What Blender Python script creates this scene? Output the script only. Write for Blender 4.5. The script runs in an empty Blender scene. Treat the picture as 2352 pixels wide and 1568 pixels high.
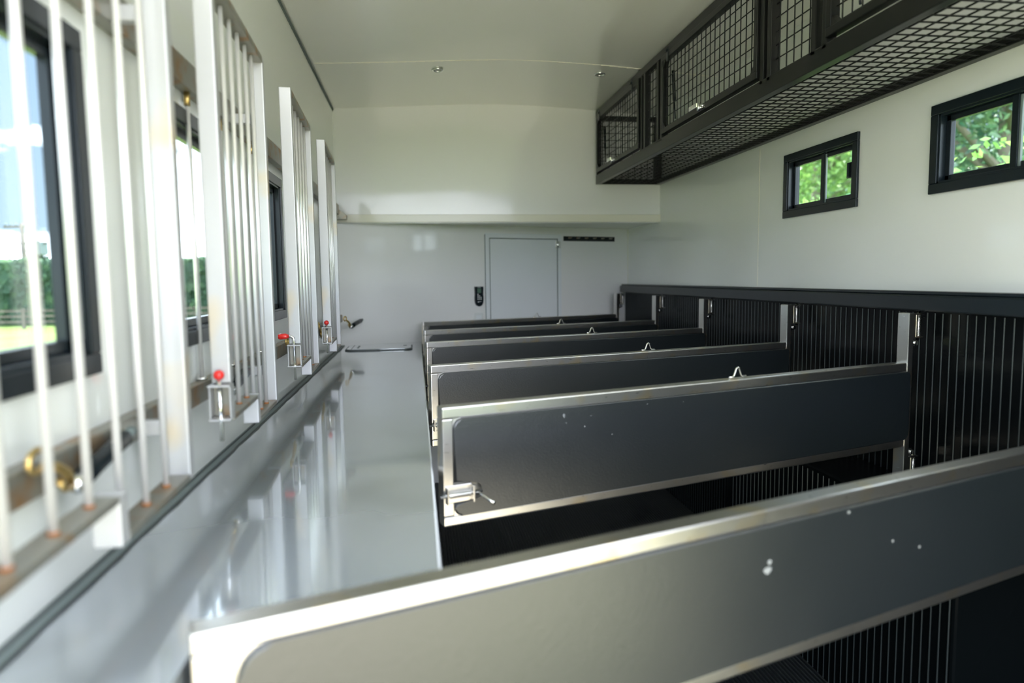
import bpy, bmesh, math, random
from mathutils import Vector, Matrix
random.seed(7)
scn = bpy.context.scene
COL = scn.collection
PI = math.pi
TH = math.radians

# ------------------------------------------------------------------ materials
def mat(name, color, rough=.5, metal=0., coat=0., coat_rough=.05, spec=.5, noise=None, bump=None, tint=None, brushed=None):
    m = bpy.data.materials.new(name); m.use_nodes = True
    nt = m.node_tree; b = nt.nodes['Principled BSDF']
    b.inputs['Base Color'].default_value = (*color, 1)
    b.inputs['Roughness'].default_value = rough
    b.inputs['Metallic'].default_value = metal
    b.inputs['Coat Weight'].default_value = coat
    b.inputs['Coat Roughness'].default_value = coat_rough
    b.inputs['Specular IOR Level'].default_value = spec
    tc = nt.nodes.new('ShaderNodeTexCoord')
    def nz(scale, detail=3, vec=None):
        n = nt.nodes.new('ShaderNodeTexNoise'); n.inputs['Scale'].default_value = scale; n.inputs['Detail'].default_value = detail
        mp = nt.nodes.new('ShaderNodeMapping')
        if vec: mp.inputs['Scale'].default_value = vec
        nt.links.new(tc.outputs['Object'], mp.inputs[0]); nt.links.new(mp.outputs[0], n.inputs['Vector'])
        return n
    last = None
    if noise:                                   # (scale, colour2, lo, hi)
        n = nz(noise[0]); r = nt.nodes.new('ShaderNodeMapRange')
        r.inputs[1].default_value = noise[2]; r.inputs[2].default_value = noise[3]
        mx = nt.nodes.new('ShaderNodeMix'); mx.data_type = 'RGBA'
        mx.inputs[6].default_value = (*color, 1); mx.inputs[7].default_value = (*noise[1], 1)
        nt.links.new(n.outputs[0], r.inputs[0]); nt.links.new(r.outputs[0], mx.inputs[0])
        nt.links.new(mx.outputs[2], b.inputs['Base Color']); last = mx.outputs[2]
    if tint:
        n = nz(tint[0], 2); r = nt.nodes.new('ShaderNodeMapRange')
        r.inputs[1].default_value = tint[2]; r.inputs[2].default_value = tint[3]
        mx = nt.nodes.new('ShaderNodeMix'); mx.data_type = 'RGBA'
        if last: nt.links.new(last, mx.inputs[6])
        else: mx.inputs[6].default_value = (*color, 1)
        mx.inputs[7].default_value = (*tint[1], 1)
        nt.links.new(n.outputs[0], r.inputs[0]); nt.links.new(r.outputs[0], mx.inputs[0])
        nt.links.new(mx.outputs[2], b.inputs['Base Color'])
    if brushed:
        n = nz(brushed[0], 4, brushed[1]); r = nt.nodes.new('ShaderNodeMapRange')
        r.inputs[3].default_value = rough - brushed[2]; r.inputs[4].default_value = rough + brushed[2]
        nt.links.new(n.outputs[0], r.inputs[0]); nt.links.new(r.outputs[0], b.inputs['Roughness'])
    if bump:
        n = nz(bump[0], 3, bump[2] if len(bump) > 2 else None); bp = nt.nodes.new('ShaderNodeBump'); bp.inputs['Strength'].default_value = bump[1]
        bp.inputs['Distance'].default_value = .01
        nt.links.new(n.outputs[0], bp.inputs['Height']); nt.links.new(bp.outputs[0], b.inputs['Normal'])
    return m

WALL = mat('wall_gelcoat', (.83, .845, .82), .35, coat=.8, coat_rough=.05, bump=(1.6, .03))
ENDW = mat('front_wall_gelcoat', (.86, .855, .85), .35, coat=.6, coat_rough=.06, bump=(1.6, .04))
CEIL = mat('ceiling_gelcoat', (.86, .86, .81), .3, coat=1., coat_rough=.02, bump=(1.2, .04))
CREAM = mat('cream_trim', (.80, .77, .66), .35, coat=.3)
DOORM = mat('door_paint', (.80, .83, .86), .4, coat=.3, coat_rough=.1)
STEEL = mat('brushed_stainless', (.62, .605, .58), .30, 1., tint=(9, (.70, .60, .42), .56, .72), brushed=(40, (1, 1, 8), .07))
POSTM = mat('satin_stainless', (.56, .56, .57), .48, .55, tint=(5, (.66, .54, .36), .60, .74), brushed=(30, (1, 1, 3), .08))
RODM = mat('polished_rod', (.84, .82, .82), .34, .4)
DULL = mat('dull_mill_steel', (.34, .33, .29), .45, .8, tint=(14, (.38, .22, .10), .52, .7))
RUST = mat('rusty_weld', (.40, .16, .05), .7, .2)
CHROME = mat('chrome', (.85, .85, .85), .12, 1.)
BLACK = mat('black_powder_coat', (.006, .011, .015), .26, 0., spec=.36)
CAGEM = mat('cage_powder_coat', (.005, .006, .006), .30, 0., spec=.25, noise=(6, (.010, .010, .010), .4, .7))
RUBBER = mat('black_rubber', (.006, .008, .010), .45, 0., spec=.35, noise=(40, (.014, .018, .021), .55, .75))
PANEL = mat('black_ribbed_panel', (.0025, .0035, .004), .24, 0., spec=.06)
RIDGE = mat('panel_ridge_highlight', (.032, .04, .042), .3, .3)  # ribs coloured lighter than the panel: light caught on the ridges, painted in
VINYL = mat('black_vinyl_pad', (.005, .008, .010), .35, 0., spec=1.0, coat=.5, coat_rough=.32, bump=(260, .10), noise=(180, (.03, .035, .04), .66, .74), brushed=(4, (1, 1, 1), .04))
SHELF = mat('grey_shelf_sheet', (.46, .50, .54), .11, .5, coat=.9, coat_rough=.05, bump=(2.6, .05, (1, 1, 1)), tint=(3, (.30, .33, .34), .5, .75))
SEAL = mat('dark_sealant', (.05, .06, .06), .5)
RED = mat('red_knob', (.85, .02, .015), .3, coat=.5)
BRASS = mat('brass', (.70, .50, .20), .28, 1.)
GREY = mat('grey_gasket', (.16, .20, .20), .5)
WHITEP = mat('white_plastic', (.74, .76, .76), .4)
SCUFF = mat('pale_scuff', (.22, .23, .23), .6)
SCREEN = mat('green_display', (.08, .15, .11), .25)
WOOD = mat('weathered_wood', (.12, .10, .08), .8, noise=(3, (.08, .065, .055), .4, .7))
GRASS = mat('lawn_grass', (.10, .15, .045), .9, spec=.1, noise=(.4, (.14, .19, .06), .35, .7), bump=(3, .3))
HEDGE = mat('hedge_leaves', (.035, .075, .045), .8, spec=.2, noise=(1.5, (.07, .13, .055), .45, .7))
PINE = mat('far_tree_leaves', (.035, .065, .04), .9, spec=.1)
BARK = mat('bark', (.22, .19, .15), .9)
CONC = mat('pale_concrete', (.46, .42, .32), .85, noise=(1.2, (.40, .37, .29), .35, .7))
TRUCK = mat('truck_skin', (.6, .6, .6), .4)
BULBG = mat('spotlight_lens', (.35, .35, .33), .2)

def leafmat(name, c1, c2):
    m = bpy.data.materials.new(name); m.use_nodes = True; nt = m.node_tree
    out = nt.nodes['Material Output']; nt.nodes.remove(nt.nodes['Principled BSDF'])
    g = nt.nodes.new('ShaderNodeNewGeometry'); mx = nt.nodes.new('ShaderNodeMix'); mx.data_type = 'RGBA'
    mx.inputs[6].default_value = (*c1, 1); mx.inputs[7].default_value = (*c2, 1)
    nt.links.new(g.outputs['Random Per Island'], mx.inputs[0])
    d = nt.nodes.new('ShaderNodeBsdfDiffuse'); t = nt.nodes.new('ShaderNodeBsdfTranslucent'); gl = nt.nodes.new('ShaderNodeBsdfGlossy'); gl.inputs['Roughness'].default_value = .35
    a = nt.nodes.new('ShaderNodeMixShader'); a.inputs[0].default_value = .45
    b = nt.nodes.new('ShaderNodeMixShader'); b.inputs[0].default_value = .07
    for s in (d, t): nt.links.new(mx.outputs[2], s.inputs['Color'])
    nt.links.new(d.outputs[0], a.inputs[1]); nt.links.new(t.outputs[0], a.inputs[2])
    nt.links.new(a.outputs[0], b.inputs[1]); nt.links.new(gl.outputs[0], b.inputs[2]); nt.links.new(b.outputs[0], out.inputs['Surface'])
    return m
LEAF1 = leafmat('bright_leaves', (.10, .24, .05), (.30, .48, .12))
LEAF2 = leafmat('deep_leaves', (.04, .14, .09), (.20, .34, .14))

def glassmat():
    m = bpy.data.materials.new('window_glass'); m.use_nodes = True; nt = m.node_tree
    out = nt.nodes['Material Output']; nt.nodes.remove(nt.nodes['Principled BSDF'])
    tr = nt.nodes.new('ShaderNodeBsdfTransparent'); tr.inputs[0].default_value = (.90, .95, .95, 1)
    gl = nt.nodes.new('ShaderNodeBsdfGlossy'); gl.inputs['Roughness'].default_value = 0
    lw = nt.nodes.new('ShaderNodeLayerWeight'); lw.inputs[0].default_value = .5
    pw = nt.nodes.new('ShaderNodeMath'); pw.operation = 'POWER'; pw.inputs[1].default_value = 5
    fr = nt.nodes.new('ShaderNodeMapRange'); fr.inputs[3].default_value = .04; fr.inputs[4].default_value = .7
    nt.links.new(lw.outputs['Facing'], pw.inputs[0]); nt.links.new(pw.outputs[0], fr.inputs[0])
    mx = nt.nodes.new('ShaderNodeMixShader')
    nt.links.new(fr.outputs[0], mx.inputs[0]); nt.links.new(tr.outputs[0], mx.inputs[1]); nt.links.new(gl.outputs[0], mx.inputs[2])
    nt.links.new(mx.outputs[0], out.inputs[0]); return m
GLASS = glassmat()

# ------------------------------------------------------------------ mesh builder
class MB:
    def __init__(s): s.bm = bmesh.new()
    def box(s, x0, x1, y0, y1, z0, z1, bev=0., M=None):
        vs = [Vector((x, y, z)) for x in (x0, x1) for y in (y0, y1) for z in (z0, z1)]
        if M: vs = [M @ v for v in vs]
        v = [s.bm.verts.new(p) for p in vs]
        fs = [s.bm.faces.new([v[i] for i in f]) for f in ((0, 1, 3, 2), (4, 6, 7, 5), (0, 4, 5, 1), (2, 3, 7, 6), (0, 2, 6, 4), (1, 5, 7, 3))]
        if bev > 0:
            es = list({e for f in fs for e in f.edges})
            bmesh.ops.bevel(s.bm, geom=es, offset=bev, segments=2, profile=.6, affect='EDGES')
        return s
    def tube(s, pts, r, n=12, closed=False, caps=True):
        pts = [Vector(p) for p in pts]; rings = []
        rr = r if isinstance(r, (list, tuple)) else [r] * len(pts)
        ref = None
        for i, p in enumerate(pts):
            if closed: d = (pts[(i + 1) % len(pts)] - pts[i - 1])
            else: d = pts[min(i + 1, len(pts) - 1)] - pts[max(i - 1, 0)]
            d.normalize()
            if ref is None or abs(d.dot(ref)) > .95:
                ref = Vector((0, 0, 1)) if abs(d.z) < .9 else Vector((1, 0, 0))
            u = d.cross(ref).normalized(); w = d.cross(u).normalized(); ref = u.cross(d)
            rings.append([s.bm.verts.new(p + rr[i] * (math.cos(2 * PI * k / n) * u + math.sin(2 * PI * k / n) * w)) for k in range(n)])
        m = len(rings)
        for i in range(m if closed else m - 1):
            A, B = rings[i], rings[(i + 1) % m]
            for k in range(n):
                f = s.bm.faces.new((A[k], A[(k + 1) % n], B[(k + 1) % n], B[k])); f.smooth = True
        if caps and not closed:
            s.bm.faces.new(rings[0][::-1]); s.bm.faces.new(rings[-1])
        return s
    def prism(s, poly, a0, a1, axis='y', bev=0., M=None, seg=3):
        """extrude a 2-D outline between a0 and a1 along an axis; outline = (x,z) for y, (y,z) for x, (x,y) for z"""
        def mk(p, a):
            v = Vector({'y': (p[0], a, p[1]), 'x': (a, p[0], p[1]), 'z': (p[0], p[1], a)}[axis])
            return M @ v if M else v
        A = [s.bm.verts.new(mk(p, a0)) for p in poly]; B = [s.bm.verts.new(mk(p, a1)) for p in poly]
        n = len(poly); fa = s.bm.faces.new(A); fb = s.bm.faces.new(B[::-1])
        for i in range(n): s.bm.faces.new((A[i], B[i], B[(i + 1) % n], A[(i + 1) % n]))
        if bev:
            es = list(set(fa.edges) | set(fb.edges))
            r = bmesh.ops.bevel(s.bm, geom=es, offset=bev, segments=seg, profile=.5, affect='EDGES')
            for f in r['faces']: f.smooth = True
        return s
    def ball(s, c, r, sc=(1, 1, 1), u=16, v=10):
        M = Matrix.Translation(c) @ Matrix.Diagonal((*[r * k for k in sc], 1))
        q = bmesh.ops.create_uvsphere(s.bm, u_segments=u, v_segments=v, radius=1, matrix=M)
        for vv in q['verts']:
            for f in vv.link_faces: f.smooth = True
        return s
    def grid(s, pts):
        R = [[s.bm.verts.new(p) for p in row] for row in pts]
        for i in range(len(R) - 1):
            for j in range(len(R[0]) - 1):
                f = s.bm.faces.new((R[i][j], R[i][j + 1], R[i + 1][j + 1], R[i + 1][j])); f.smooth = True
        return s
    def build(s, name, m, parent=None, recalc=True, label=None):
        if recalc: bmesh.ops.recalc_face_normals(s.bm, faces=s.bm.faces)
        me = bpy.data.meshes.new(name); s.bm.to_mesh(me); s.bm.free()
        me.materials.append(m)
        o = bpy.data.objects.new(name, me); COL.objects.link(o)
        if parent: o.parent = parent
        if label: o['label'] = label
        return o

def thing(name, label, cat, loc=(0, 0, 0), rz=0, group=None, kind=None):
    o = bpy.data.objects.new(name, None); COL.objects.link(o); o.empty_display_size = .05
    o.location = loc; o.rotation_euler = (0, 0, rz)
    tag(o, label, cat, group, kind); return o
def tag(o, label=None, cat=None, group=None, kind=None):
    if label: o['label'] = label
    if cat: o['category'] = cat
    if group: o['group'] = group
    if kind: o['kind'] = kind
    return o
def struct(mb, name, m, label, cat, parent=None):
    o = mb.build(name, m, parent)
    if parent is None: tag(o, label, cat, kind='structure')
    return o
def copy_tree(o, parent=None):
    c = o.copy(); COL.objects.link(c); c.parent = parent
    for ch in [x for x in bpy.data.objects if x.parent == o]: copy_tree(ch, c)
    return c
def arc(cx, cy, r, a0, a1, n=6):
    return [(cx + r * math.cos(TH(a0 + (a1 - a0) * i / n)), cy + r * math.sin(TH(a0 + (a1 - a0) * i / n))) for i in range(n + 1)]
def rrect(x0, x1, y0, y1, r, n=5):
    return arc(x1 - r, y1 - r, r, 0, 90, n) + arc(x0 + r, y1 - r, r, 90, 180, n) + arc(x0 + r, y0 + r, r, 180, 270, n) + arc(x1 - r, y0 + r, r, 270, 360, n)

# ------------------------------------------------------------------ layout (metres, camera at the origin)
XL, XR = -.56, 1.87           # inner faces of the side walls
YR, YE = .05, 5.19          # rear opening, upper front wall
ZF, ZS = -1.62, -.483         # floor, shelf top
GZ = -2.62                    # ground outside
BA, BB = Vector((XL, 5.21)), Vector((XR, 6.02))     # lower front wall, angled
bd = (BB - BA).normalized(); BANG = math.atan2(bd.y, bd.x)
def ceil_z(x):
    P = [(-.62, 1.216), (-.546, 1.219), (-.064, 1.240), (.357, 1.262), (.60, 1.270), (.951, 1.263), (1.324, 1.243), (1.92, 1.205)]
    for (a, b), (c, d) in zip(P, P[1:]):
        if x <= c:
            i = P.index((a, b)); t = (x - a) / (c - a)
            p0 = P[max(i - 1, 0)][1]; p3 = P[min(i + 2, len(P) - 1)][1]
            return .5 * ((2 * b) + (-p0 + d) * t + (2 * p0 - 5 * b + 4 * d - p3) * t * t + (-p0 + 3 * b - 3 * d + p3) * t ** 3)
    return P[-1][1]

# ---- side walls with window openings
def wall_with_holes(x0, x1, y0, y1, z0, z1, holes):
    ys = sorted({y0, y1, *[h[0] for h in holes], *[h[1] for h in holes]})
    zs = sorted({z0, z1, *[h[2] for h in holes], *[h[3] for h in holes]})
    def solid(i, j):
        if not (0 <= i < len(ys) - 1 and 0 <= j < len(zs) - 1): return False
        cy, cz = (ys[i] + ys[i + 1]) / 2, (zs[j] + zs[j + 1]) / 2
        return not any(h[0] < cy < h[1] and h[2] < cz < h[3] for h in holes)
    mb = MB(); bm = mb.bm; V = {}
    def v(x, y, z):
        k = (round(x, 5), round(y, 5), round(z, 5))
        if k not in V: V[k] = bm.verts.new(k)
        return V[k]
    for i in range(len(ys) - 1):
        for j in range(len(zs) - 1):
            if not solid(i, j): continue
            a, b, c, d = ys[i], ys[i + 1], zs[j], zs[j + 1]
            for x in (x0, x1): bm.faces.new((v(x, a, c), v(x, b, c), v(x, b, d), v(x, a, d)))
            if not solid(i - 1, j): bm.faces.new((v(x0, a, c), v(x1, a, c), v(x1, a, d), v(x0, a, d)))
            if not solid(i + 1, j): bm.faces.new((v(x0, b, c), v(x1, b, c), v(x1, b, d), v(x0, b, d)))
            if not solid(i, j - 1): bm.faces.new((v(x0, a, c), v(x1, a, c), v(x1, b, c), v(x0, b, c)))
            if not solid(i, j + 1): bm.faces.new((v(x0, a, d), v(x1, a, d), v(x1, b, d), v(x0, b, d)))
    return mb
WZ = (-.156, .42)
LW = [(.77, 1.29), (1.63, 2.15), (2.53, 3.05), (3.43, 3.95), (4.33, 4.85)]
RZ = (.283, .597)
RW = [(2.754, 3.35), (1.68, 2.333)]
WT, WR = .034, .05
fl = .03
struct(wall_with_holes(XL - WT, XL, YR, 5.35, ZF, 1.215, [(a + fl, b - fl, WZ[0] + fl, WZ[1] - fl) for a, b in LW]), 'wall_left', WALL,
       'glossy white left side wall with a row of barred windows', 'wall')
struct(wall_with_holes(XR, XR + WR, YR, 6.15, ZF, 1.203, [(a + fl, b - fl, RZ[0] + fl, RZ[1] - fl) for a, b in RW]), 'wall_right', WALL,
       'glossy pale right side wall above the black ribbed panel', 'wall')

def window(n, side, y0, y1, z0, z1, label, depth, mull=None, latch=None, lab_latch=None):
    sx = 1 if side == 'left' else -1          # direction into the room
    X = XL if side == 'left' else XR
    w = thing(f'window_{n}', label, 'window', (X, (y0 + y1) / 2, z0), 0, kind='structure')
    hw, h = (y1 - y0) / 2, z1 - z0; out = (WT if side == 'left' else WR) + .002
    def bar(mb, a, b, c, d, e, f, bev=.003):       # a,b depth into room (+), c,d along y, e,f height
        mb.box(*sorted((sx * a, sx * b)), c, d, e, f, bev)
    F = MB()
    k = .036
    bar(F, .001, .014, -hw, hw, 0, k); bar(F, .001, .014, -hw, hw, h - k, h)
    bar(F, .001, .014, -hw, -hw + k, k, h - k); bar(F, .001, .014, hw - k, hw, k, h - k)
    g = .031; D = depth
    bar(F, -out, .008, -hw + g, hw - g, g, g + .012, .001); bar(F, -out, .008, -hw + g, hw - g, h - g - .012, h - g, .001)
    bar(F, -out, .008, -hw + g, -hw + g + .012, g, h - g, .001); bar(F, -out, .008, hw - g - .012, hw - g, g, h - g, .001)
    q = g + .012; s_ = .020
    bar(F, -D, -D + .018, -hw + q, hw - q, q, q + s_, .002); bar(F, -D, -D + .018, -hw + q, hw - q, h - q - s_, h - q, .002)
    bar(F, -D, -D + .018, -hw + q, -hw + q + s_, q, h - q, .002); bar(F, -D, -D + .018, hw - q - s_, hw - q, q, h - q, .002)
    F.build('window_frame', BLACK, w)
    G = MB(); gx = sx * (-D + .006)
    G.box(gx - .002, gx + .002, -hw + q + .005, hw - q - .005, q + .005, h - q - .005); G.build('window_pane', GLASS, w)
    if mull is not None:
        m = MB(); bar(m, -D + .010, -D + .026, mull - .013, mull + .013, q, h - q, .002)
        m.build('sliding_mullion', BLACK, w)
        m = MB(); bar(m, -D + .014, -D + .022, mull + .0135 if side == 'left' else mull - .022, mull + .020 if side == 'left' else mull - .0135, q + .004, h - q - .004, .001)
        m.build('grey_seal_strip', GREY, w)
    if latch is not None:
        y, z = latch; m = MB()
        bar(m, -D + .0085, -D + .036, y - .020, y + .020, z - .034, z + .034, .004); bar(m, -D + .036, -D + .044, y - .006, y + .006, z - .03, z + .03, .002)
        m.build('window_latch', BLACK, w)
    return w
ords = ['nearest the camera', 'second from the camera', 'third from the camera', 'fourth from the camera', 'beside the front wall']
for i, (a, b) in enumerate(LW):
    window(i + 1, 'left', a, b, *WZ, f'black framed window in the left wall, {ords[i]}', .030, mull=-.135, latch=(-(b - a) / 2 + .085, .29))
window(6, 'right', *RW[0], *RZ, 'small black sliding window in the right wall, nearer the front wall', .034, mull=-.012, latch=(-.298 + .068, .163))
window(7, 'right', *RW[1], *RZ, 'small black sliding window in the right wall, cut by the picture edge', .034, mull=-.012)

# ---- ceiling
mb = MB(); xs = [XL - WT + i * (XR - XL + 2 * WT) / 48 for i in range(49)]
YC1 = 5.35
mb.grid([[(x, YR, ceil_z(x)) for x in xs], [(x, YC1, ceil_z(x)) for x in xs]])
mb.grid([[(x, YR, ceil_z(x) + .06) for x in xs], [(x, YC1, ceil_z(x) + .06) for x in xs]])
for y in (YR, YC1): mb.grid([[(x, y, ceil_z(x)) for x in xs], [(x, y, ceil_z(x) + .06) for x in xs]])
struct(mb, 'ceiling', CEIL, 'high gloss white cambered ceiling', 'ceiling')
mb = MB()
for i in range(48):
    a, b = xs[i], xs[i + 1]
    if a < XL or b > XR: continue
    mb.box(a, b, 4.140, 4.146, min(ceil_z(a), ceil_z(b)) - .0015, max(ceil_z(a), ceil_z(b)) + .001)
struct(mb, 'trim_1', CREAM, 'thin pale joint strip across the ceiling', 'trim')
struct(MB().box(XL, XL + .008, YR, YE, 1.206, 1.214).box(XL, XL + .004, YR, YE, 1.199, 1.2015), 'trim_2', GREY, 'fine dark joint between left wall and ceiling', 'trim')
# ---- front wall: upper bulkhead, beam, soffit, angled lower wall
mb = MB(); n = 40
xs2 = [XL + i * (XR - XL) / n for i in range(n + 1)]
for y in (YE, YE + .05): mb.grid([[(x, y, .41) for x in xs2], [(x, y, ceil_z(x) + .01) for x in xs2]])
mb.grid([[(x, YE, .41) for x in xs2], [(x, YE + .05, .41) for x in xs2]])
struct(mb, 'wall_front', ENDW, 'upper front wall, white gelcoat bulkhead over the cab', 'wall')
struct(MB().box(XL + .001, XR - .001, YE - .022, YE - .0005, .414, .470, .003), 'trim_3', CREAM, 'cream beam strip along the foot of the upper front wall', 'trim')
struct(MB().box(XL + .001, XR - .001, YE + .0505, 6.12, .418, .44), 'ceiling_soffit', WALL, 'pale underside of the over-cab floor behind the cream beam', 'ceiling')
RB = thing('wall_back', 'angled lower front wall below the cream beam', 'wall', (BA.x, BA.y, 0), BANG, kind='structure')
LBW = (BB - BA).length
MB().box(-.02, LBW + .02, 0, .05, ZF, .417).build('wall_panel', ENDW, RB)
# ---- trims in corners
struct(MB().box(XR - .006, XR - .0005, 5.985, 5.99, -.06, .414), 'trim_4', CREAM, 'pale corner bead right of the coat hooks', 'trim')
mb = MB(); 
mb.box(XR - .0012, XR + .001, 3.620, 3.624, -.062, .69)
struct(mb, 'trim_5', CREAM, 'fine vertical panel joint in the right wall', 'trim')

# ---- floor (ribbed rubber) 
mb = MB(); x = XL; prof = []
while x < XR:
    prof += [(x, ZF - .004), (x + .004, ZF), (x + .012, ZF), (x + .016, ZF - .004)]; x += .018
mb.grid([[(p[0], YR, p[1]) for p in prof], [(p[0], 6.1, p[1]) for p in prof]])
for f in mb.bm.faces: f.smooth = False
mb.box(XL - WT, XR + WT, YR, 6.15, ZF - .06, ZF - .006)
struct(mb, 'floor', RUBBER, 'black ribbed rubber floor', 'floor')

# ---- right lower black panel with ridges
rp = thing('kick_panel', 'black ribbed rubber lining on the lower right wall, behind the dividers', 'wall panel', (XR, 0, ZF))
MB().box(-.025, -.0005, YR, 5.995, .001, 1.482).build('lining_sheet', PANEL, rp)
mb = MB(); y = YR + .01
while y < 5.99:
    mb.tube([(-.0255, y, .004), (-.0255, y, 1.475)], .0026, 6, caps=False); y += .0372
mb.build('rib_lines', RIDGE, rp, label='thin grey raised rib lines')
# capping rail
cr = thing('capping_rail', 'long glossy black rail capping the ribbed lining', 'rail', (XR, 0, -.137))
MB().box(-.078, -.001, YR, 5.985, 0, .058, .006).build('rail_body', BLACK, cr)
MB().box(-.064, -.001, YR, 5.985, .0585, .071, .003).build('top_lip', BLACK, cr)
MB().box(-.0785, -.0782, 1.768, 1.772, .004, .054).build('joint_line', GREY, cr)
# wheel arch
wa = thing('wheel_arch_box', 'low black ribbed wheel arch box against the right wall under the dividers', 'wheel arch', (XR - .03, 1.80, ZF + .005))
mb = MB(); mb.box(-.26, 0, 0, 1.55, 0, .84, .01); mb.build('box_body', PANEL, wa)
mb = MB(); y = .02
while y < 1.5:
    mb.tube([(-.261, y, .004), (-.261, y, .82)], .0026, 6, caps=False); y += .0372
mb.build('rib_lines', RIDGE, wa)

# ---- shelf (tack locker top)
sh = thing('tack_locker', 'long locker with a glossy grey sheet top along the left wall', 'locker', (0, 0, ZF))
YL0 = .70
def backy(x): return BA.y + (x - BA.x) * bd.y / bd.x
top = [(XL + .001, YL0), (-.304, YL0), (-.304, .915), (.026, 1.036), (.026, backy(.026) - .003), (XL + .001, BA.y - .003)]
MB().prism(top, 1.637 - .498 - .002 - .03, ZS - ZF, 'z').build('top_sheet', SHELF, sh)
body = [(XL + .001, YL0 + .01), (-.306, YL0 + .01), (-.306, .92), (.010, 1.05), (.010, backy(.01) - .004), (XL + .001, BA.y - .004)]
MB().prism(body, .004, 1.105, 'z').build('locker_body', SHELF, sh)
MB().tube([(.0235, 1.042, ZS - ZF - .007), (.0235, backy(.028) - .008, ZS - ZF - .007)], .007, 10).build('edge_bead', DOORM, sh)
# seal along the wall
mb = MB(); pts = []
yy = YL0 + .02
struct(MB().box(XL + .001, XL + .028, YL0, BA.y - .004, ZS + .0005, ZS + .004, .001), 'trim_6', GREY, 'grey angle strip where the shelf meets the left wall', 'trim')
mb = MB(); pts = []
while yy < 5.15:
    pts.append((XL + .030 + .0016 * math.sin(yy * 17) + .0012 * math.sin(yy * 41), yy, ZS + .001)); yy += .06
mb.tube(pts, .0034, 6); mb.tube([(XL + .010, YL0, ZS + .004), (XL + .010, 5.17, ZS + .004)], .003, 6)
struct(mb, 'trim_7', SEAL, 'wavy dark sealant bead along the shelf edge', 'trim')
# shelf hatch at the far end
ha = thing('shelf_hatch', 'flush rounded hatch lid set in the far end of the grey shelf', 'hatch', (-.262, 4.93, ZS))
hp = rrect(-.232, .225, -.15, .20, .05)
MB().prism(hp, .0005, .006, 'z').build('rubber_gasket', SEAL, ha)
MB().prism(rrect(-.222, .215, -.128, .192, .045), .0062, .011, 'z', .002).build('hatch_lid', SHELF, ha)
mb = MB()
for p in ((-.15, -.02), (-.15, .08)): mb.tube([(p[0], p[1], .0112), (p[0], p[1], .0135)], .008, 12)
mb.box(.160, .185, .075, .083, .0112, .013).box(-.19, -.187, -.12, .18, .0112, .012)
mb.bm.free()
for p in ((-.15, -.02), (-.15, .08)): MB().tube([(p[0], p[1], .0112), (p[0], p[1], .0135)], .008, 12).build('screw_hole', SEAL, ha)
MB().box(.160, .185, .075, .083, .0112, .013).build('finger_slot', SEAL, ha); MB().box(-.19, -.187, -.12, .18, .0112, .012).build('lid_groove', SEAL, ha)

# ---- items on the angled lower front wall (local frame of wall_back)
def on_back(name, label, cat, s, z, m=None):
    p = BA + bd * s
    return thing(name, label, cat, (p.x, p.y, z), BANG)
dr = thing('door_1', 'narrow pale connecting door in the lower front wall', 'door', (BA.x + bd.x * 1.174, BA.y + bd.y * 1.174, ZF + .003), BANG, kind='structure')
HD = .358 - ZF
mb = MB()
wD = .702; fr = .034
outer = [(0, 0)] + [(0, HD - .02)] + arc(.02, HD - .02, .02, 180, 90, 4)[1:] + arc(wD - .02, HD - .02, .02, 90, 0, 4) + [(wD, 0)]
mb.box(0, fr, -.012, -.0005, 0, HD - .02, .002); mb.box(wD - fr, wD, -.012, -.0005, 0, HD - .02, .002); mb.box(0, wD, -.012, -.0005, HD - fr - .004, HD, .004)
mb.build('door_frame', DOORM, dr)
MB().box(fr + .006, wD - fr - .006, -.010, -.0005, .01, HD - fr - .010, .004).build('door_leaf', DOORM, dr)
MB().box(fr + .0005, fr + .0055, -.0135, -.0005, 0, HD - fr - .005).box(wD - fr - .0055, wD - fr - .0005, -.0135, -.0005, 0, HD - fr - .005).box(fr, wD - fr, -.0135, -.0005, HD - fr - .0095, HD - fr - .0045) \
    .box(-.0035, -.0005, -.010, -.0005, 0, HD - .01).build('door_gasket', GREY, dr)
mb = MB(); hz = .27 - ZF
for hz in (.272 - ZF, -.75 - ZF):
    mb.box(wD - fr - .026, wD - fr - .006, -.016, -.0103, hz - .028, hz + .028, .001).box(wD - fr + .004, wD - .006, -.018, -.0125, hz - .028, hz + .028, .001)
    mb.tube([(wD - fr - .001, -.019, hz - .027), (wD - fr - .001, -.019, hz + .027)], .006, 10)
mb.build('door_hinge', CHROME, dr)
hk = on_back('coat_hook_strip', 'long black strip of coat hooks on the pale wall beside the door', 'hook rail', 1.903, .325)
MB().box(0, .518, -.010, -.0005, -.018, .022, .002).build('backing_board', RUBBER, hk)
for i in range(6):
    xx = .055 + i * .083
    MB().tube([(xx, -.0105, .008), (xx, -.022, .010), (xx + .002, -.034, .004), (xx + .004, -.038, .012)], .0028, 8).box(xx - .012, xx + .012, -.0125, -.0102, .002, .012).build('coat_hook', DULL, hk)
ct = on_back('control_handset', 'black hourglass control panel with small screen and keypad beside the door', 'control panel', 1.110, -.224)
w_, h_ = .073, .160
op = []
def half(t):                              # outline half width along height t
    return {0: 0}.get(t)
L_ = [(0, .0), (.012, .002), (.024, .009), (.033, .025), (.0375, .050), (.036, .075), (.0335, .095), (.0345, .120), (.0365, .148), (.0365, .158)]
op = [(p[0], p[1]) for p in L_] + [(-p[0], p[1]) for p in L_[::-1][:-1]]
MB().prism(op, -.022, -.0005, 'y', .004).build('handset_body', BLACK, ct)
MB().box(-.018, .015, -.0235, -.0222, .108, .145, .0005).build('display_screen', SCREEN, ct)
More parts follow.
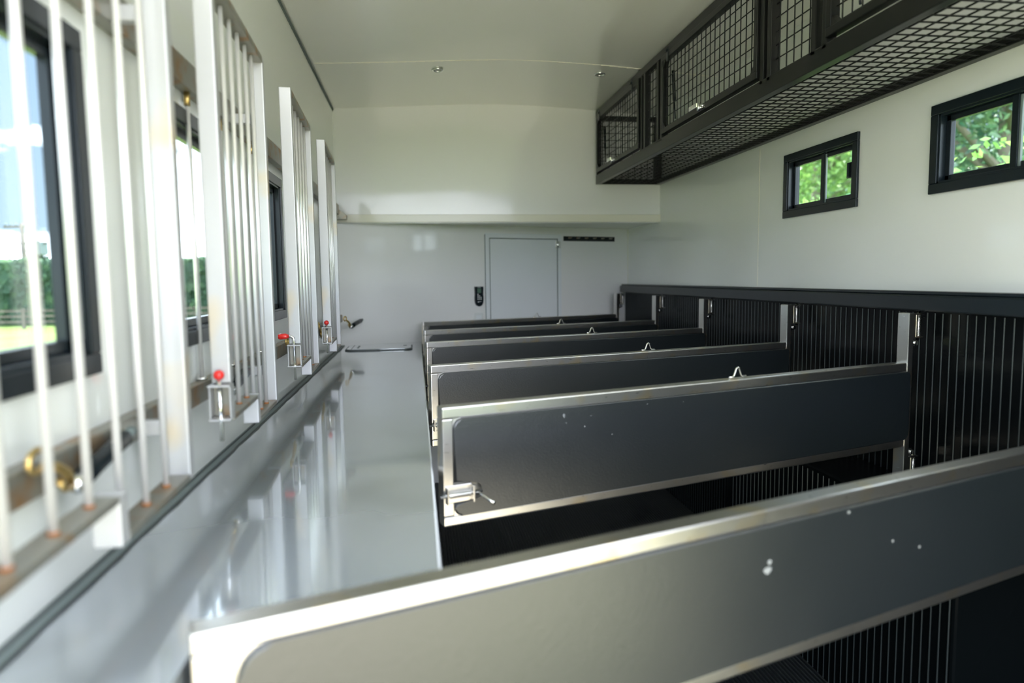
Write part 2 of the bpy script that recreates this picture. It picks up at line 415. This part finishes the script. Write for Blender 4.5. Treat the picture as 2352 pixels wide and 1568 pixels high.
for (c, r) in ((0, 3), (0, 2), (1, 2), (0, 1), (1, 1), (2, 1), (0, 0), (1, 0), (2, 0)):
    MB().box(-.017 + c * .0135, -.009 + c * .0135, -.0238, -.0222, .055 + r * .0128, .062 + r * .0128, .001).build('keypad_button', WHITEP, ct)
mb = MB(); mb.ball((-.010, -.0224, .036), .005, (1, .2, .8)); mb.box(-.006, .014, -.0232, -.0222, .0375, .0405)
mb.build('maker_mark', WHITEP, ct)
MB().box(-.014, .011, -.0232, -.0222, .1515, .1545).build('top_mark', WHITEP, ct)
sp = on_back('switch_plate', 'small white blank switch plate below the black control panel', 'switch plate', 1.108, -.355)
MB().prism(rrect(-.040, .040, 0, .078, .006), -.008, -.0005, 'y', .002).build('plate', WHITEP, sp)
MB().box(-.024, .024, -.010, -.0082, .018, .060, .001).build('rocker', DOORM, sp)

# ---- ceiling spotlights
for k, (px, py, lb) in enumerate(((.159, 4.309, 'small round chrome downlight in the middle of the ceiling'), (1.158, 4.307, 'small round chrome downlight beside the black storage cage'))):
    s = thing('ceiling_downlight', lb, 'ceiling light', (px, py, ceil_z(px) - .001), group='ceiling downlights')
    ring = [(.030 * math.cos(t * PI / 12), .030 * math.sin(t * PI / 12), -.003) for t in range(24)]
    MB().tube(ring, .0058, 8, closed=True).build('rim', CHROME, s)
    MB().tube([(0, 0, -.004), (0, 0, -.0005)], .027, 24).build('lens', BULBG, s)

# ---- partitions (breast dividers)
def make_divider(root, L, H, vm=.028, rad=.022, loop=.985, lower_post=True, post_up=.178):
    T = .042                                              # thickness, front face at y=0
    f = MB()
    tm, bm_ = .030, .026
    f.box(0, L, 0, T, -tm, 0, .004); f.box(0, L, 0, T, -H, -H + bm_, .004)
    f.box(0, vm, 0, T, -H + bm_ + .0002, -tm - .0002, .003)
    e = .0008
    f.prism([(vm - e, -tm + e), (vm + rad, -tm + e)] + arc(vm + rad, -tm - rad, rad, 90, 180, 8) + [(vm - e, -tm - rad)], .002, T - .002)   # filled corner
    f.prism([(vm - e, -H + bm_ - e), (vm - e, -H + bm_ + rad * .9)] + arc(vm + rad * .9, -H + bm_ + rad * .9, rad * .9, 180, 270, 8) + [(vm + rad * .9, -H + bm_ - e)], .002, T - .002)
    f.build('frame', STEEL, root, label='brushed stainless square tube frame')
    # padded panel with notch for the bolt
    x0, x1, zt, zb = vm, L + .016, -tm, -H + bm_ - .001
    n0, n1, nd = -.194, -.247, .078
    r = rad; q = .018
    out = arc(x1 - .02, zt - .02, .02, 0, 90, 4) + arc(x0 + r, zt - r, r, 90, 180, 6)
    out += [(x0, n0), (x0 + nd - q, n0)] + arc(x0 + nd - q, n0 - q, q, 90, 0, 4)[1:] + arc(x0 + nd - q, n1 + q, q, 0, -90, 4) + [(x0, n1)]
    out += arc(x0 + r * .9, zb + r * .9, r * .9, 180, 270, 6) + arc(x1 - .03, zb + .03, .03, 270, 360, 4)
    MB().prism(out, -.006, T + .004, 'y', .006).build('padded_panel', VINYL, root, label='black vinyl padded panel')
    MB().box(vm, vm + nd + .004, .010, T - .012, n1 - .004, n0 + .004).build('bolt_recess', DULL, root)
    # spring bolt on the free end
    zc = -.222
    b = MB()
    b.box(.003, .006, -.022, .012, zc - .022, zc + .020, .001).box(.072, .076, -.022, .012, zc - .022, zc + .020, .001)
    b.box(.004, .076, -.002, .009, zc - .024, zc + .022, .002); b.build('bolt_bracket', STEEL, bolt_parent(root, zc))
    return T
def bolt_parent(root, zc):
    return root
def spring(p0, p1, R, wire, turns, n=7):
    p0, p1 = Vector(p0), Vector(p1); d = (p1 - p0); dn = d.normalized()
    ref = Vector((0, 0, 1)) if abs(dn.z) < .9 else Vector((1, 0, 0)); u = dn.cross(ref).normalized(); w = dn.cross(u)
    N = turns * 8
    return [p0 + d * (i / N) + R * (math.cos(i * PI / 4) * u + math.sin(i * PI / 4) * w) for i in range(N + 1)]
def add_bolt(root, zc=-.222):
    bo = MB().tube([(-.014, -.012, zc), (.098, -.012, zc)], .0052, 12).build('slide_bolt', CHROME, root)
    MB().tube(spring((.012, -.012, zc), (.070, -.012, zc), .0075, .0012, 14), .0013, 5).build('bolt_spring', CHROME, bo)
    MB().tube([(.090, -.012, zc), (.094, -.030, zc - .006), (.104, -.046, zc - .014), (.112, -.060, zc - .020)], [.004, .004, .0045, .0048], 10).build('bolt_handle', CHROME, bo)
def add_post(root, L, H, up=.178, down=.17):
    x0 = L - .002; T = .042
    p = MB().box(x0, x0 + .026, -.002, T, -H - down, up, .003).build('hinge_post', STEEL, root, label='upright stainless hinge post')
    for z0, z1, s in ((up - .092, up - .004, 1), (-H - down + .004, -H - down + .092, -1)):
        k = MB(); xb = x0 + .0265
        k.box(xb, xb + .022, .004, .024, z0 - .002, z1 + .002, .002)
        k.box(xb + .018, xb + .062, .004, .008, z0, z0 + .004).box(xb + .018, xb + .062, .004, .008, z1 - .004, z1)
        k.box(xb + .018, xb + .062, .004, .036, z0, z0 + .003).box(xb + .018, xb + .062, .004, .036, z1 - .003, z1)
        k.box(xb + .020, xb + .023, .003, .034, z0 + .004, z1 - .004).box(xb + .0235, xb + .060, .031, .035, z0 + .0035, z1 - .0035)
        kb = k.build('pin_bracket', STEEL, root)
        xp = xb + .050
        MB().tube([(xp, .016, z0 - .008), (xp, .016, z1 + (.008 if s > 0 else .004))], .0055, 10).build('hinge_pin', CHROME, kb)
        MB().tube(spring((xp, .016, z0 + .006), (xp, .016, z1 - .016), .0085, .0014, 13), .0014, 5).tube([(xp - .016, .006, z1 - .014), (xp + .018, .006, z1 - .014)], .0016, 6).build('pin_spring', CHROME, kb)
        zb_ = z0 - .018 if s > 0 else z1 + .016
        MB().tube([(xb + .030, .006, zb_), (xb + .030, .012, zb_)], .009, 12).box(xb, xb + .036, .0122, .016, zb_ - .012, zb_ + .012).build('round_bolt_head', CHROME, kb)
def add_welds(root, L):
    x = L + .0265
    for z0, z1 in ((.030, .055), (-.010, .010), (-.050, -.035)):
        n = 5; MB().tube([(x + .0012 * math.sin(k * 2.3), .004, z0 + (z1 - z0) * k / n) for k in range(n + 1)], [.0016 + .0012 * (k % 2) for k in range(n + 1)], 8).build('weld_bead', BRASS, root)
def add_loop(root, u):
    pts = [(u - .034, .021, .0045), (u - .020, .021, .0045), (u - .014, .021, .010), (u - .006, .021, .030), (u, .021, .034), (u + .006, .021, .030), (u + .014, .021, .010), (u + .020, .021, .0045), (u + .034, .021, .0045)]
    MB().tube(pts, .0034, 8).build('tie_loop', CHROME, root)
def flecks(root, pts):
    for (x, z, a, b) in pts:
        MB().prism([(x + a * math.cos(t) * (1 + .3 * math.sin(3 * t)), z + b * math.sin(t)) for t in [i * PI / 5 for i in range(10)]], -.0066, -.0058).build('scuff_mark', SCUFF, root)

DIV = [  # left end x,y  right end x,y  z
    ((.056, 1.708), (1.736, 2.246), 'second padded divider from the camera, the one showing its spring bolt in full'),
    ((.044, 2.560), (1.700, 3.055), 'third stainless framed black padded divider from the camera'),
    ((.045, 3.524), (1.744, 4.035), 'fourth stainless framed black padded divider from the camera'),
    ((.042, 4.342), (1.720, 4.870), 'fifth black padded divider, one before the front wall divider'),
    ((.032, 5.186), (1.730, 5.800), 'last black padded divider, standing close to the angled front wall')]
proto = None
for i, ((x0, y0), (x1, y1), lb) in enumerate(DIV):
    Lr = math.hypot(x1 - x0, y1 - y0); ang = math.atan2(y1 - y0, x1 - x0)
    if proto is None:
        r = thing('stall_divider', lb, 'stall divider', group='padded stall dividers'); proto = r
        make_divider(r, 1.764, .306); add_bolt(r); add_post(r, 1.764, .306, down=.135); add_loop(r, .985); add_welds(r, 1.764)
    else:
        r = copy_tree(proto); tag(r, lb, 'stall divider')
    # right ends line up along the wall
    ex, ey = max(x0, .046), y0
    r.location = (ex, ey, -.32); r.rotation_euler = (0, 0, ang)
flecks(proto, [(.345, -.052, .003, .006), (.352, -.072, .0015, .0015), (.43, -.060, .002, .001), (.41, -.088, .002, .002), (.62, -.045, .0015, .0012), (.75, -.05, .0015, .001), (.50, -.12, .0015, .0015)])
r1 = thing('stall_divider', 'blurred padded divider across the foreground, nearest the camera, its stainless corner over the shelf', 'stall divider', group='padded stall dividers')
ang = math.atan2(1.447 - .862, 1.434 + .286)
L1 = (1.755 + .286) / math.cos(ang)
make_divider(r1, L1, .306, vm=.050, rad=.045); add_post(r1, L1, .306, up=.19, down=.10)
r1.location = (-.286, .862, -.433); r1.rotation_euler = (0, 0, ang)
flecks(r1, [(.97, -.115, .010, .007), (.975, -.100, .005, .005), (1.33, -.125, .003, .003), (1.19, -.04, .004, .003), (1.42, -.155, .003, .003)])

# ---- window grilles
GT, GB, GM = .668, -.379, -.302        # top, bottom, upper step of the bottom rail
def make_grille(root, ks=1., ext=0.):
    W = .64 * ks; w = .040; mid = .307 * ks            # local: x=0 is the room-side face, y from 0 (near) to W (far), z absolute
    n0 = -ext
    MB().box(-w, 0, n0, n0 + .030, -.225, GT, .003).build('near_post', POSTM, root, label='flat satin steel upright')
    MB().box(-w, 0, W - .030, W, GB, GT - .001, .003).build('far_post', POSTM, root)
    MB().box(-w, 0, n0 + .0305, W - .0305, GT - .022, GT - .001, .002).build('top_rail', DULL, root)
    MB().box(-w, 0, n0 + .022, mid - .0005, GM - .012, GM, .002).box(-w, 0, mid + .0305, W - .0305, GB, GB + .012, .002).build('bottom_rail', DULL, root, label='stepped bottom rail of dull steel with rust')
    MB().box(-w, 0, mid, mid + .030, GB, GM - .0005, .003).build('step_block', POSTM, root)
    for k in range(6):
        y = (.080, .172, .262, .356, .450, .542)[k] * ks
        zb = GM if y < mid else GB + .012
        b = MB().tube([(-.020, y, zb), (-.020, y, GT - .022)], .0056, 10).build('bar', RODM, root)
        MB().tube([(-.020, y, zb + .0003), (-.020, y, zb + .004)], [.0078, .0062], 10).build('rust_ring', RUST, b)
def add_latch(root, knob):
    k = MB()
    MB().box(-.0405, -.0015, .014, .018, -.3015, -.2315, .001).build('backing_plate', DULL, root)
    k.box(-.044, .002, -.026, .024, -.306, -.302, .001).box(-.044, .002, -.026, .020, -.231, -.227, .001)
    k.box(-.044, -.041, -.014, .020, -.302, -.231).box(-.001, .002, -.014, .020, -.302, -.231)
    kb = k.build('pin_housing', POSTM, root)
    if knob == 'up':
        pn = MB().tube([(-.021, -.014, -.352), (-.021, -.014, -.214)], .0048, 10).tube([(-.021, -.014, -.3045), (-.021, -.014, -.2995)], .0105, 12).build('pull_pin', CHROME, root)
        MB().ball((-.021, -.014, -.205), .0115).build('knob', RED, pn, label='round red knob')
    else:
        pn = MB().tube([(-.021, -.014, -.352), (-.021, -.014, -.212), (-.023, -.014, -.202), (-.030, -.014, -.197), (-.040, -.014, -.196)], .0048, 10).tube([(-.021, -.014, -.3045), (-.021, -.014, -.2995)], .0105, 12).build('pull_pin', CHROME, root)
        MB().tube([(-.038, -.014, -.196), (-.048, -.014, -.196), (-.068, -.014, -.197), (-.074, -.014, -.197)], [.006, .010, .0105, .008], 12).build('knob', RED, pn, label='red sleeve on the bent pin end')
GR = [(-.439, 1.405, .024, 'up', 'steel bar window grille nearest the camera, cut off at the picture edge'),
      (-.439, 2.240, .024, 'up', 'second steel bar window grille from the camera, with a round red knob'),
      (-.439, 3.190, .024, 'side', 'third steel bar window grille, its red knob pointing sideways'),
      (-.439, 4.100, .024, 'up', 'farthest steel bar window grille, beside the front wall')]
gp = None
for i, (xf, yf, swing, knob, lb) in enumerate(GR):
    ln = .64
    if i == 0:
        ln = .64 * 1.12
        g = thing('window_grille', lb, 'window grille', group='steel bar grilles over the left windows'); make_grille(g, 1.12, .075)
    elif gp is None:
        g = thing('window_grille', lb, 'window grille', group='steel bar grilles over the left windows'); gp = g
        make_grille(g)
    else:
        g = copy_tree(gp); tag(g, lb, 'window grille')
    a = math.asin(swing / ln)
    g.rotation_euler = (0, 0, a)
    g.location = (xf + ln * math.sin(a), yf - ln * math.cos(a), 0)
    if i: g['knob'] = knob
for g in [o for o in bpy.data.objects if o.get('knob')]:
    add_latch(g, g['knob']); del g['knob']

# ---- rails on the left wall carrying the grilles
for nm, z0, z1, lb in (('upper', .463, .530, 'dull steel mounting rail above the left windows'), ('lower', -.298, -.249, 'dull steel mounting rail below the left windows')):
    rl = thing('mounting_rail', lb, 'rail', (XL, 0, z0), group='steel rails on the left wall')
    MB().box(.0005, .030, .10, 5.10, 0, z1 - z0, .003).build('rail_bar', DULL, rl)
    for (xf, yf, sw, kn, _) in GR:
        MB().box(.0305, XL * -1 + xf - .041, yf - .028, yf - .004, .008, .036, .002).build('hinge_lug', POSTM, rl)
for i, y in enumerate((1.835, 2.12, 2.50, 3.45, 4.40)):
    rd = thing('guard_rod', ['slim upright rod with golden top between the first two grilles', 'slim upright rod behind the middle bars of the second grille',
               'slim upright rod between the second and third grilles', 'slim upright rod behind the third grille', 'slim upright rod behind the farthest grille'][i], 'rod', (XL + .015, y, -.2485), group='upright rods between the wall rails')
    MB().tube([(0, 0, .001), (0, 0, .710)], .0055, 10).build('rod', RODM, rd)
    MB().tube([(0, 0, .678), (0, 0, .7105)], .0072, 10).build('ferrule', BRASS, rd, label='golden rusted ferrule')
    MB().tube([(0, 0, .0008), (0, 0, .008)], .0135, 12).build('foot_washer', CHROME, rd)
# ---- tie leads lying on the lower rail
def make_tie(root):
    MB().tube([(0, 0, 0), (.001, .05, .012), (.001, .11, .022), (0, .17, .030)], .0155, 12).build('rubber_sleeve', BLACK, root)
    MB().ball((0, -.006, .001), .0152, (1, 1, 1)).build('end_cap', CHROME, root)
    MB().tube([(0, .172, .031), (0, .205, .036)], .010, 10).build('end_plug', GREY, root)
    s = MB().tube([(0, -.015, -.004), (0, -.030, .025), (0, -.055, .040), (0, -.085, .052)], [.006, .008, .007, .005], 10)
    s.tube([(0, -.105 + .022 * math.cos(t * PI / 8), .062 + .015 * math.sin(t * PI / 8)) for t in range(16)], .0045, 8, closed=True)
    s.tube([(.002, -.02, .004), (.003, -.045, .004), (.003, -.060, .020)], .0045, 8)
    s.build('snap_hook', BRASS, root, label='golden brass snap hook')
tp = None
for i, (y, lb) in enumerate(((1.10, 'black tie lead with golden snap behind the nearest grille'), (1.98, 'black tie lead with golden snap behind the second grille'),
                             (2.93, 'black tie lead with golden snap behind the third grille'), (3.84, 'black tie lead with golden snap behind the farthest grille'),
                             (4.90, 'grey tie lead with golden snap hanging in front of the lower front wall'))):
    if tp is None:
        t = thing('tie_lead', lb, 'tie lead', group='tie leads on the left wall'); tp = t; make_tie(t)
    else: t = copy_tree(tp); tag(t, lb, 'tie lead')
    t.location = (XL + .048, y, -.300)
tl = [o for o in bpy.data.objects if o.get('category') == 'tie lead'][-1]
tl.location = (XL + .105, 4.93, -.325); tl.rotation_euler = (0, 0, -.3)
sk = thing('wall_bracket', 'small grey angled bracket at the far end of the upper wall rail', 'bracket', (XL, 5.105, .43))
MB().prism([(.001, 0), (.080, 0), (.080, .030), (.055, .052), (.001, .085)], 0, .060, 'y', .003).build('bracket_body', DULL, sk)
MB().ball((.030, -.002, .014), .006).build('screw_head', CHROME, sk)

# ---- storage cage
cg = thing('storage_cage', 'long black steel mesh storage cage hung under the ceiling on the right', 'storage cage', (0, 0, 0))
CX, CB, CT = 1.364, .695, 1.236
Y0, Y1 = .55, YE - .003
t = .036
f = MB()
f.box(CX, CX + t, Y0, Y1, CB, CB + .066, .003); f.box(CX, CX + t, Y0, Y1, CT - .045, CT - .002, .003)
f.box(XR - t - .002, XR - .002, Y0, Y1, CB, CB + t, .003); 
for y in (Y1 - t, Y0): f.box(CX + t, XR - t - .002, y, y + t, CB, CB + t, .003)
f.box(CX + t, XR - t, Y1 - .030, Y1, 1.160, 1.196, .003)
f.box(XR - .050, XR - .002, Y1 - .04, Y1, CB + t, 1.16, .003)
posts = [(Y1 - t, Y1), (4.049, 4.142), (3.762, 3.853), (2.575, 2.662), (2.205, 2.302), (1.05, 1.14), (.70, .80)]
for a, b in posts:
    f.box(CX, CX + t, a, a + .030, CB + .05, CT - .045, .003)
    if b - a > .05: f.box(CX, CX + t, b - .030, b, CB + .05, CT - .045, .003)
f.build('cage_frame', CAGEM, cg)
W = .0026
def mesh_x(X, ya, yb, za, zb, step=.0508, ph=0):        # panel in a plane x=X
    m = MB(); y = math.floor(ya / step) * step + step
    while y < yb: m.tube([(X, y, za), (X, y, zb)], W, 5, caps=False); y += step
    z = za + step * .6
    while z < zb: m.tube([(X + 2 * W, ya, z), (X + 2 * W, yb, z)], W, 5, caps=False); z += step
    return m
m = MB(); y = Y0 + .02
while y < Y1 - .02: m.tube([(CX + .03, y, CB + .006), (XR - .03, y, CB + .006)], .0029, 5, caps=False); y += .0508
x = CX + .060
while x < XR - .03: m.tube([(x, Y0 + .01, CB + .010), (x, Y1 - .01, CB + .010)], .0029, 5, caps=False); x += .0508
m.build('floor_mesh', CAGEM, cg)
m = MB(); x = CX + .05
while x < XR - .05: m.tube([(x, Y1 - .015, CB + .03), (x, Y1 - .015, 1.17)], W, 5, caps=False); x += .05
z = CB + .07
while z < 1.16: m.tube([(CX + .03, Y1 - .019, z), (XR - .04, Y1 - .019, z)], W, 5, caps=False); z += .0508
m.build('end_mesh', CAGEM, cg)
for a, b in ((3.853, 4.049), (2.302, 2.575), (.80, 1.05)):
    mesh_x(CX + .018, a, b, CB + .045, CT - .04).build('fixed_mesh', CAGEM, cg)
def cage_door(a, b, latch=None, hinges=(), strut=None):
    z0, z1 = CB + .080, CT - .050; k = .028
    d = MB()
    d.box(CX - .010, CX + .024, a, b, z0, z0 + k, .003).box(CX - .010, CX + .024, a, b, z1 - k, z1, .003)
    d.box(CX - .010, CX + .024, a, a + k, z0 + k, z1 - k, .003).box(CX - .010, CX + .024, b - k, b, z0 + k, z1 - k, .003)
    c = .035
    for (yy, zz, sy, sz) in ((a + k, z0 + k, 1, 1), (b - k, z0 + k, -1, 1), (a + k, z1 - k, 1, -1), (b - k, z1 - k, -1, -1)):
        d.prism([(yy, zz), (yy + sy * c, zz), (yy, zz + sz * c)], CX - .006, CX + .018, 'x')
    D = d.build('mesh_door', CAGEM, cg)
    mesh_x(CX + .008, a + .01, b - .01, z0 + .01, z1 - .01).build('door_mesh', CAGEM, D)
    for h in hinges:
        MB().box(CX - .016, CX - .0105, h - .012, h + .012, z1 - .05, z1 + .022, .002).tube([(CX - .018, h - .02, z1 + .004), (CX - .018, h + .02, z1 + .004)], .005, 8).build('door_hinge', BLACK, D)
    if latch:
        l = MB().box(CX - .026, CX - .0105, latch - .045, latch + .010, z0 + .004, z0 + .020, .003)
        l.tube([(CX - .030, latch - .015, z0 - .006), (CX - .030, latch - .015, z0 + .028)], .008, 10)
        l.box(CX - .040, CX - .030, latch - .01, latch + .085, z0 + .012, z0 + .034, .004)
        l.tube([(CX - .034, latch - .045, z0 + .012), (CX - .022, latch - .055, z0 + .010)], .006, 8)
        l.build('door_latch', CHROME, D, label='chrome over-centre latch')
    if strut:
        MB().tube([(CX + .036, strut, 1.10), (CX + .036, strut - .02, .94)], .009, 10).tube([(CX + .036, strut - .02, .94), (CX + .036, strut - .035, .84)], .004, 8).build('gas_strut', BLACK, D)
cage_door(4.150, 5.143, 4.66, (4.27, 5.04), 5.07)
cage_door(2.668, 3.757, 3.20, (3.65, 2.80), 3.69)
cage_door(1.145, 2.200, 1.70, (2.09, 1.30), 2.12)

# ---- outdoors
g = MB(); g.box(-90, 60, -60, 110, GZ - .05, GZ); o = g.build('ground', GRASS); tag(o, 'sunlit lawn stretching away outside the left windows', 'lawn', kind='structure')
g = MB(); g.box(-6, 6, -14, -1.5, GZ + .001, GZ + .03); o = g.build('concrete_pad', CONC); tag(o, 'pale concrete pad behind the open rear of the truck', 'pavement', kind='structure')
hg = MB(); rnd = random.Random(3)
N = 120; rows = []
for j, (dy, z) in enumerate(((0, GZ), (0, GZ + 2), (0, 1.35), (.5, 1.60), (2.0, 1.62), (2.6, GZ))):
    rows.append([(-60 + i * 85 / N, 48 + dy + rnd.uniform(-.25, .25), z + (rnd.uniform(-.10, .10) if j in (2, 3, 4) else 0)) for i in range(N + 1)])
hg.grid(rows)
for _ in range(9000):
    x = rnd.uniform(-60, 25); z = rnd.uniform(GZ + .2, 1.6); a = Vector((rnd.uniform(-.2, .2), rnd.uniform(-.1, .1), rnd.uniform(-.2, .2))); b = Vector((rnd.uniform(-.15, .15), rnd.uniform(-.1, .1), rnd.uniform(-.2, .2)))
    c = Vector((x, 47.85 + rnd.uniform(-.2, .2), z)); vs = [hg.bm.verts.new(p) for p in (c - a, c - b, c + a, c + b)]; hg.bm.faces.new(vs)
o = hg.build('tall_hedge', HEDGE, recalc=False); tag(o, 'tall clipped dark green hedge beyond the paddock fence', 'hedge')
fc = thing('paddock_fence', 'weathered wooden post and rail fence in front of the tall hedge', 'fence', (0, 44, GZ))
for i, x in enumerate([-58 + 3.2 * k for k in range(26)]):
    MB().box(x - .07, x + .07, -.07, .07, 0, 1.18, .01).build('fence_post', WOOD, fc)
for z in (.34, .66, .98): MB().box(-59, 24, .075, .115, z, z + .13).build('fence_rail', WOOD, fc)
pl = thing('power_pole', 'grey utility pole with two crossarms standing behind the hedge', 'utility pole', (-30.7, 60, GZ), -.2)
MB().tube([(0, 0, 0), (0, 0, 7.4)], [.24, .15], 12).build('pole', WOOD, pl)
MB().box(-1.5, .9, -.08, .08, 7.05, 7.2).build('crossarm', WOOD, pl); MB().box(-.9, 2.0, -.08, .08, 5.75, 5.88).build('crossarm', WOOD, pl)
for x in (-1.35, -.9, -.5, .35, .75): MB().tube([(x, 0, 7.2), (x, 0, 7.42)], .06, 8).build('insulator', GREY, pl)
MB().box(.75, 1.75, -.4, .4, 4.9, 5.9, .05).build('transformer', GREY, pl)

def foliage(c, rad, n, size, seed, blobs=8, leafs=None):
    r = random.Random(seed); mb = MB(); B = []
    for _ in range(blobs):
        d = Vector((r.gauss(0, 1), r.gauss(0, 1), r.gauss(0, 1))).normalized()
        B.append((Vector((d.x * rad[0] * .6, d.y * rad[1] * .6, d.z * rad[2] * .6)), r.uniform(.35, .6)))
    for _ in range(n):
        b, k = r.choice(B); d = Vector((r.gauss(0, 1), r.gauss(0, 1), r.gauss(0, 1))).normalized() * (r.random() ** .4)
        p = Vector(c) + b + Vector((d.x * rad[0] * k, d.y * rad[1] * k, d.z * rad[2] * k))
        u = Vector((r.gauss(0, 1), r.gauss(0, 1), r.gauss(0, .7))).normalized(); w = u.cross(Vector((r.gauss(0, 1), r.gauss(0, 1), r.gauss(0, 1)))).normalized()
        s = size * r.uniform(.6, 1.4)
        vs = [mb.bm.verts.new(q) for q in (p - u * s, p - w * s * .45, p + u * s, p + w * s * .45)]; mb.bm.faces.new(vs)
    return mb
def branches(h, spread, seed, r0):
    r = random.Random(seed); mb = MB()
    mb.tube([(0, 0, 0), (.05, 0, h * .3), (0, .08, h * .6), (0, 0, h * .8)], [r0, r0 * .8, r0 * .55, r0 * .25], 10)
    for k in range(9):
        a = r.uniform(0, 2 * PI); z = h * r.uniform(.22, .65)
        mb.tube([(0, 0, z), (spread * .35 * math.cos(a), spread * .35 * math.sin(a), z + h * .10), (spread * .8 * math.cos(a), spread * .8 * math.sin(a), z + h * .22)], [r0 * .4, r0 * .25, r0 * .08], 7)
    return mb
TR = [((11, 18), 9.0, 2.8, LEAF1, 'bright green leafy tree behind the smaller right window'),
      ((9.8, 10.5), 8.8, 2.9, LEAF2, 'deep green leafy tree seen through the larger right window'),
      ((16, 26), 10.5, 3.6, LEAF2, 'darker leafy tree standing behind the bright green one'),
      ((20, 16), 11.0, 3.4, LEAF1, 'tall leafy tree farther off behind the deep green one'),
      ((27, 29), 12.0, 4.0, LEAF2, 'farthest tall leafy tree beyond the right wall')]
for i, ((x, y), h, s, lm, lb) in enumerate(TR):
    tr = thing('leafy_tree', lb, 'tree', (x, y, GZ), group='trees outside the right windows')
    branches(h, s, 10 + i, .2).build('trunk', BARK, tr)
    fo = foliage((0, 0, h * .48), (s, s, h * .46), 24000 if i < 2 else 9000, .075 if i < 2 else .2, 20 + i, 18)
    fo.build('foliage', lm, tr, recalc=False)
for i, (x, y, s) in enumerate(((4.7, 5.2, 3.7), (5.0, 8.1, 3.9))):
    b = thing('garden_shrub', ['pale green shrub close outside the larger right window', 'pale green shrub outside the smaller right window'][i], 'shrub', (x, y, GZ), group='shrubs outside the right windows')
    branches(s, .8, 40 + i, .05).build('stems', BARK, b)
    foliage((0, 0, s * .5), (.85, .85, s * .45), 5000, .045, 50 + i, 12).build('foliage', LEAF1, b, recalc=False)
rnd = random.Random(11)
for i in range(16):
    x = -66 + i * 5.6 + rnd.uniform(-.2, .2); y = 85 + rnd.uniform(-4, 4); h = rnd.uniform(6.0, 7.6)
    t_ = thing('far_pine', 'dark pine in the distant tree line beyond the hedge', 'tree', (x, y, GZ), group='distant pines beyond the hedge')
    MB().tube([(0, 0, 0), (0, 0, h * .8)], [.2, .05], 6).build('trunk', BARK, t_)
    foliage((0, 0, h * .5), (2.1, 2.1, h * .5), 500, .42, 70 + i, 9).build('foliage', PINE, t_, recalc=False)

# ------------------------------------------------------------------ sky, sun
w = bpy.data.worlds.new('sky'); scn.world = w; w.use_nodes = True; nt = w.node_tree
bg = nt.nodes['Background']; tc = nt.nodes.new('ShaderNodeTexCoord')
mp = nt.nodes.new('ShaderNodeMapping'); mp.inputs['Scale'].default_value = (1, 1, 2.4); mp.inputs['Location'].default_value = (.35, .1, -.34)
n1 = nt.nodes.new('ShaderNodeTexNoise'); n1.inputs['Scale'].default_value = 3.2; n1.inputs['Detail'].default_value = 7; n1.inputs['Roughness'].default_value = .55
r1_ = nt.nodes.new('ShaderNodeMapRange'); r1_.inputs[1].default_value = .46; r1_.inputs[2].default_value = .60
sep = nt.nodes.new('ShaderNodeSeparateXYZ'); r2 = nt.nodes.new('ShaderNodeMapRange'); r2.inputs[1].default_value = .0; r2.inputs[2].default_value = .6
mixb = nt.nodes.new('ShaderNodeMix'); mixb.data_type = 'RGBA'; mixb.inputs[6].default_value = (.13, .165, .20, 1); mixb.inputs[7].default_value = (.075, .12, .20, 1)
mixc = nt.nodes.new('ShaderNodeMix'); mixc.data_type = 'RGBA'; mixc.inputs[7].default_value = (1.9, 2.0, 2.2, 1)
nt.links.new(tc.outputs['Generated'], mp.inputs[0]); nt.links.new(mp.outputs[0], n1.inputs[0]); nt.links.new(n1.outputs[0], r1_.inputs[0])
nt.links.new(tc.outputs['Generated'], sep.inputs[0]); nt.links.new(sep.outputs[2], r2.inputs[0])
nt.links.new(r2.outputs[0], mixb.inputs[0]); nt.links.new(mixb.outputs[2], mixc.inputs[6]); nt.links.new(r1_.outputs[0], mixc.inputs[0])
nt.links.new(mixc.outputs[2], bg.inputs[0]); bg.inputs[1].default_value = 1.0
sd = bpy.data.lights.new('sun', 'SUN'); sd.energy = 4.0; sd.angle = TH(.6); sd.color = (1, .95, .86)
so = bpy.data.objects.new('sun', sd); COL.objects.link(so)
d = Vector((.12, .62, 1.25)); so.rotation_euler = d.to_track_quat('Z', 'Y').to_euler()

# ------------------------------------------------------------------ camera
cd = bpy.data.cameras.new('camera'); co = bpy.data.objects.new('camera', cd); COL.objects.link(co); scn.camera = co
yaw, pitch, roll, f = .136042, .0914594, -.0124262, 1590.64
cd.sensor_width = 36; cd.lens = f / 2352 * 36; cd.clip_start = .05; cd.clip_end = 400
fw = Vector((math.sin(yaw) * math.cos(pitch), math.cos(yaw) * math.cos(pitch), -math.sin(pitch)))
rt = Vector((math.cos(yaw), -math.sin(yaw), 0)); up = rt.cross(fw)
c, s = math.cos(roll), math.sin(roll)
R_, U_ = c * rt + s * up, -s * rt + c * up
co.matrix_world = Matrix((( R_.x, U_.x, -fw.x, 0), (R_.y, U_.y, -fw.y, 0), (R_.z, U_.z, -fw.z, 0), (0, 0, 0, 1)))
cd.dof.use_dof = True; cd.dof.focus_distance = 2.9; cd.dof.aperture_fstop = 1.7

scn.view_settings.view_transform = 'Standard'; scn.view_settings.look = 'None'; scn.view_settings.gamma = 1
scn.view_settings.use_curve_mapping = False; scn.view_settings.exposure = 2.75
scn.cycles.max_bounces = 14; scn.cycles.diffuse_bounces = 8; scn.cycles.glossy_bounces = 8; scn.cycles.transparent_max_bounces = 12
scn.cycles.caustics_reflective = False; scn.cycles.caustics_refractive = False; scn.cycles.blur_glossy = .5
scn.cycles.sample_clamp_indirect = 8
